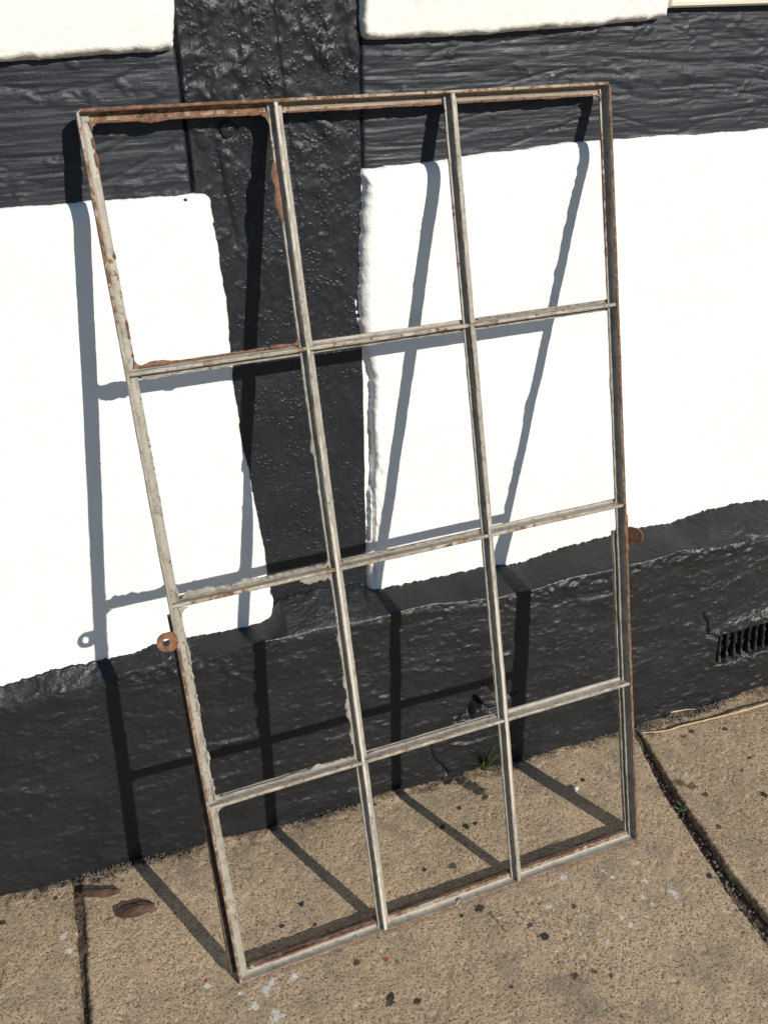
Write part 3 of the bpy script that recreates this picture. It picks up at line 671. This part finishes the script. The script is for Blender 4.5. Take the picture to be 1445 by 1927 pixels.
# ragged remains of glazing putty along the rebates
def putty(parent, along, a, b, at, side, amp, seed, mat, thr=.0, w0=.0110):
    n = int((b-a)/.0028); s = np.linspace(a, b, n)
    k = fbm(s*20, s*0, 3, seed, .7)*.75+fbm(s*120, s*0+4, 3, seed+1, .7)*.28-.02-thr
    wd = amp*np.clip(k*1.9, 0, 1)*sst(0, .012, s-a)*sst(0, .012, b-s)+.0002
    g_ = np.clip(k*5, 0, 1)          # no putty left: the strip sinks behind the flange
    V = []; F = []
    for i in range(n):
        h = w0+(1-g_[i])*.0032
        for e, q in ((-.0030, h+.0016), (-.0006, h), (wd[i]*.7, h+.0006), (wd[i], h+.0018), (wd[i]*.8, w0+.0042), (-.0030, w0+.0042)):
            cc = at+side*e
            V.append((cc, q, s[i]) if along == 'v' else (s[i], q, cc))
    for i in range(n-1):
        for j in range(6): j2 = (j+1) % 6; F.append((i*6+j, i*6+j2, (i+1)*6+j2, (i+1)*6+j))
    F += [tuple(range(5, -1, -1)), tuple(range((n-1)*6, n*6))]
    me = raw_mesh('putty_remnant', V, F, True); me.set_sharp_from_angle(angle=math.radians(30))
    return link('putty_remnant', me, mat, parent)
H_ = .0108; EL_ = .0168; ET = .0165; ER = .0130; HH = .0092
P, RP = MAT['putty'], MAT['redputty']
# (bar, along, from, to, flange edge, side, amplitude, seed, material, threshold)
putty(top, 'u', .03, .245, VH-ET, -1, .0045, 401, RP, -.05)
putty(top, 'u', .28, .52, VH-ET, -1, .0022, 402, RP, .05)
putty(top, 'u', .545, .775, VH-ET, -1, .0022, 403, RP, .05)
putty(hb[0], 'u', .022, .25, VS[1]+HH, 1, .0065, 404, RP, -.08)
putty(hb[0], 'u', .022, .25, VS[1]-HH, -1, .0050, 405, P, .0)
putty(hb[0], 'u', .55, .775, VS[1]+HH, 1, .0035, 406, P, .05)
putty(hb[1], 'u', .022, .25, VS[2]+HH, 1, .0085, 407, P, -.12)
putty(hb[1], 'u', .20, .252, VS[2]-HH, -1, .0085, 408, P, -.25)
putty(hb[1], 'u', .275, .52, VS[2]+HH, 1, .0030, 409, P, .05)
putty(hb[2], 'u', .022, .25, VS[3]+HH, 1, .0080, 410, P, -.10)
putty(hb[2], 'u', .275, .52, VS[3]+HH, 1, .0025, 411, P, .05)
putty(vb1, 'v', 1.06, 1.36, US[1]-H_, -1, .0030, 412, RP, .05)
putty(vb1, 'v', 1.22, 1.325, US[1]-H_, -1, .0060, 413, RP, -.2)
putty(vb1, 'v', .71, 1.02, US[1]-H_, -1, .0055, 414, P, -.02)
putty(vb1, 'v', .36, .675, US[1]-H_, -1, .0065, 415, P, -.04)
putty(vb1, 'v', .70, 1.03, US[1]+H_, 1, .0025, 416, P, .1)
putty(vb2, 'v', .36, .675, US[2]-H_, -1, .0020, 417, P, .05)
putty(vb2, 'v', 1.06, 1.36, US[2]-H_, -1, .0025, 418, RP, .05)
putty(st_l, 'v', .70, 1.03, EL_, 1, .0055, 419, P, .0)
putty(st_l, 'v', .36, .68, EL_, 1, .0055, 420, P, .0)
putty(st_l, 'v', .05, .33, EL_, 1, .0030, 421, P, .05)
putty(st_l, 'v', 1.055, 1.35, EL_, 1, .0030, 422, RP, .08)
putty(st_r, 'v', 1.06, 1.35, UW-ER, -1, .0030, 423, RP, .0)
putty(st_r, 'v', .71, 1.03, UW-ER, -1, .0030, 424, P, .05)
putty(bot, 'u', .03, .25, ET, 1, .0025, 425, RP, .0)

# rounded fillets of rust and putty in the pane corners
def corner(cu, cv, su, sv, r, parent, mat, seed):
    n = 8; V = []; F = []
    for wq in (.0112, .0150):
        V.append((cu-su*.003, wq, cv-sv*.003))
        for i in range(n+1):
            a = math.pi/2*i/n; k = r*(1+.12*math.sin(seed+i*2.1))
            V.append((cu+su*k*(1-math.sin(a)), wq, cv+sv*k*(1-math.cos(a))))
    m = n+2
    for i in range(1, n+1): F += [(0, i, i+1), (m, m+i+1, m+i), (i, m+i, m+i+1, i+1)]
    me = raw_mesh('corner_fillet', V, F, False); return link('corner_fillet', me, mat, parent)
corner(EL_, VH-ET, 1, -1, .012, top, MAT['redputty'], 1)
corner(US[1]-H_, VH-ET, -1, -1, .016, top, MAT['redputty'], 2)
corner(EL_, VS[1]+HH, 1, 1, .011, hb[0], RP, 3)
corner(US[1]-H_, VS[1]+HH, -1, 1, .012, hb[0], RP, 4)
corner(EL_, VS[2]-HH, 1, -1, .013, hb[1], P, 5)
corner(EL_, VS[3]+HH, 1, 1, .013, hb[2], P, 6)
corner(EL_, VS[3]-HH, 1, -1, .010, hb[2], P, 7)
corner(US[1]-H_, VS[3]+HH, -1, 1, .010, hb[2], P, 8)
corner(UW-ER, VH-ET, -1, -1, .009, top, MAT['redputty'], 9)
corner(US[1]-H_, VS[2]-HH, -1, -1, .014, hb[1], P, 10)
corner(US[1]-H_, VS[2]+HH, -1, 1, .011, hb[1], P, 11)

# the old frame is racked a little out of square: outer bars sit a few millimetres off
def racked(o):
    me = o.data; n = len(me.vertices); co = np.empty(n*3, np.float32); me.vertices.foreach_get('co', co); co = co.reshape(-1, 3)
    u, v = co[:, 0].astype(float), co[:, 2].astype(float)
    du = -.0068*(1-sst(.02, .14, u))+(-.0010+.0085*v/VH)*sst(UW-.14, UW-.02, u)
    dv = (.0045-.0025*u/UW)*sst(VH-.14, VH-.025, v)-.0030*(1-sst(.02, .14, v))
    co[:, 0] += du; co[:, 2] += dv
    me.vertices.foreach_set('co', co.ravel()); me.update()
for o in frame.children_recursive:
    if o.type == 'MESH': racked(o)

# ------------------------------------------------------------------ small things on the ground
def tube(name, pts, rad, mat, n=7, seed=0):
    pts = np.array(pts, float); m = 40
    d = np.r_[0, np.cumsum(np.linalg.norm(np.diff(pts, axis=0), axis=1))]; s = np.linspace(0, d[-1], m)
    P_ = np.stack([np.interp(s, d, pts[:, k]) for k in range(3)], -1)
    for _ in range(3): P_[1:-1] = (P_[:-2]+2*P_[1:-1]+P_[2:])/4
    rad = np.interp(np.linspace(0, 1, m), np.linspace(0, 1, len(rad)), rad)
    V = []; F = []
    for i in range(m):
        T_ = Vector(P_[min(i+1, m-1)]-P_[max(i-1, 0)]).normalized(); A = T_.orthogonal().normalized() if abs(T_.z) > .9 else T_.cross(Vector((0, 0, 1))).normalized(); B = T_.cross(A)
        for k in range(n):
            a = 2*math.pi*k/n; V.append(tuple(Vector(P_[i])+(A*math.cos(a)+B*math.sin(a))*rad[i]*(1+.15*math.sin(i*1.7+k+seed))))
    for i in range(m-1):
        for k in range(n): k2 = (k+1) % n; F.append((i*n+k, i*n+k2, (i+1)*n+k2, (i+1)*n+k))
    F += [tuple(range(n-1, -1, -1)), tuple(range((m-1)*n, m*n))]
    return link(name, raw_mesh(name, V, F), mat)
o = tube('dry_stem', [(1.0507, -.0376, .003), (1.0830, -.0470, .0025), (1.1186, -.0575, .004), (1.1450, -.0560, .007), (1.2052, -.0588, .005), (1.25, -.062, .006), (1.2943, -.0687, .010), (1.3456, -.0709, .012), (1.40, -.066, .008), (1.47, -.060, .003)], [.0011, .0018, .0020, .0019, .0022, .0020, .0017, .0012], MAT['straw'], seed=1)
tag(o, 'long pale dry stem lying across the right paving slab', 'dry stem')
o = tube('dry_stem', [(1.110, -.0040, .007), (1.135, -.0060, .008), (1.1684, -.0094, .008), (1.195, -.014, .0085), (1.2166, -.0199, .0075)], [.0008, .0019, .0020, .0014, .0005], MAT['straw'], seed=3)
tag(o, 'short pale dry stem tucked against the foot of the plinth', 'dry stem')

def bark(p0, p1, width, hump, curl, seed, label):
    p0 = np.array(p0); p1 = np.array(p1); ax_ = p1-p0; Ln = np.hypot(*ax_); ax_ /= Ln; pr = np.array([-ax_[1], ax_[0]])
    t, s = np.meshgrid(np.linspace(0, 1, 46), np.linspace(-1, 1, 26))
    w = width/2*(np.clip(np.sin(np.pi*np.clip(t*.90+.07, 0, 1)), 0, 1)**.55)*(1+.12*fbm(t*7, s*0, 3, seed))
    q = s*w+.003*fbm(t*5, t*0, 2, seed+1)
    x = p0[0]+ax_[0]*t*Ln+pr[0]*q; y = p0[1]+ax_[1]*t*Ln+pr[1]*q
    h = hump*(1-np.abs(s)**2.2)*(.5+.5*np.sin(np.pi*t))+curl*np.maximum(t-.72, 0)**1.4
    h = h+.0016*fbm(x*90, y*90, 3, seed+2)+.0018*(1-np.abs(fbm(t*3, s*5, 3, seed+3)))**4
    z = .0035+h
    me = grid_mesh('bark_piece', x, y, z, skirt=(0, 0, -.003))
    o = link('bark_piece', me, MAT['bark'])
    tag(o, label, 'bark')
    return o
bark((-.1265, -.1010), (-.0575, -.1105), .034, .0085, .0, 501, 'broad brown piece of bark lying flat on the middle slab near the plinth')
bark((-.186, -.0270), (-.116, -.0560), .018, .008, .03, 502, 'narrow curled piece of brown bark lying at the head of the slab joint')

def blades(name, base, n, ln, lean, mat, seed, width=.0022):
    r = np.random.default_rng(seed); root = empty(name, base)
    for k in range(n):
        a = r.normal(-1.3, .8) if name == 'grass_tuft' else r.uniform(0, 2*math.pi); L_ = ln*r.uniform(.5, 1.1); le = lean*r.uniform(.4, 1.2); V = []; F = []
        o = np.array([r.normal(0, .004), r.normal(0, .003), 0])
        for i in range(8):
            t = i/7; rad = L_*le*t**1.6; h = L_*math.sqrt(max(1-le*le*.8, .1))*(t-.35*le*t*t)
            w = width*(1-t**2)*.5+.0001
            cx_, cy_ = o[0]+math.cos(a)*rad, o[1]+math.sin(a)*rad
            nx, ny = -math.sin(a)*w, math.cos(a)*w
            V += [(cx_-nx, cy_-ny, h), (cx_, cy_, h-.0004), (cx_+nx, cy_+ny, h), (cx_, cy_, h+.0002)]
        for i in range(7):
            for j in range(4): j2 = (j+1) % 4; F.append((i*4+j, i*4+j2, i*4+4+j2, i*4+4+j))
        F += [(3, 2, 1, 0), (28, 29, 30, 31)]
        link('blade' if name == 'grass_tuft' else 'leaf', raw_mesh('blade', V, F), mat, root)
    return root
o = blades('grass_tuft', (.672, -.010, .0), 34, .115, .8, MAT['grass'], 5, .0028)
tag(o, 'small tuft of green grass at the foot of the plinth', 'grass')
o = blades('weed', (.9985, -.2600, -.011), 10, .026, .85, MAT['weed'], 9, .006)
tag(o, 'tiny green weed sprouting from the right slab joint', 'weed')

def pebble(name, loc, sc, seed, mat, label, cat, rot=0.0):
    r = np.random.default_rng(seed); q = ico_v*r.uniform(.78, 1.2, (12, 1))*np.array(sc)
    cr, sr = math.cos(rot), math.sin(rot); q = np.stack([q[:, 0]*cr-q[:, 1]*sr, q[:, 0]*sr+q[:, 1]*cr, q[:, 2]], -1)
    o = link(name, raw_mesh(name, q, ico_f, False), mat); o.location = loc; tag(o, label, cat); return o
pebble('stone_chip', (.8245, -.1395, .0045), (.0095, .0060, .0055), 3, MAT['stone'], 'pale angular stone chip on the middle slab beside the frame shadow', 'stone', .4)
pebble('wood_splinter', (.5755, float(yPl(.5755, .4407))-.012, .4415), (.0085, .0022, .0022), 5, MAT['straw'], 'pale wood splinter resting on the sloping top edge of the black plinth', 'splinter', -.15)
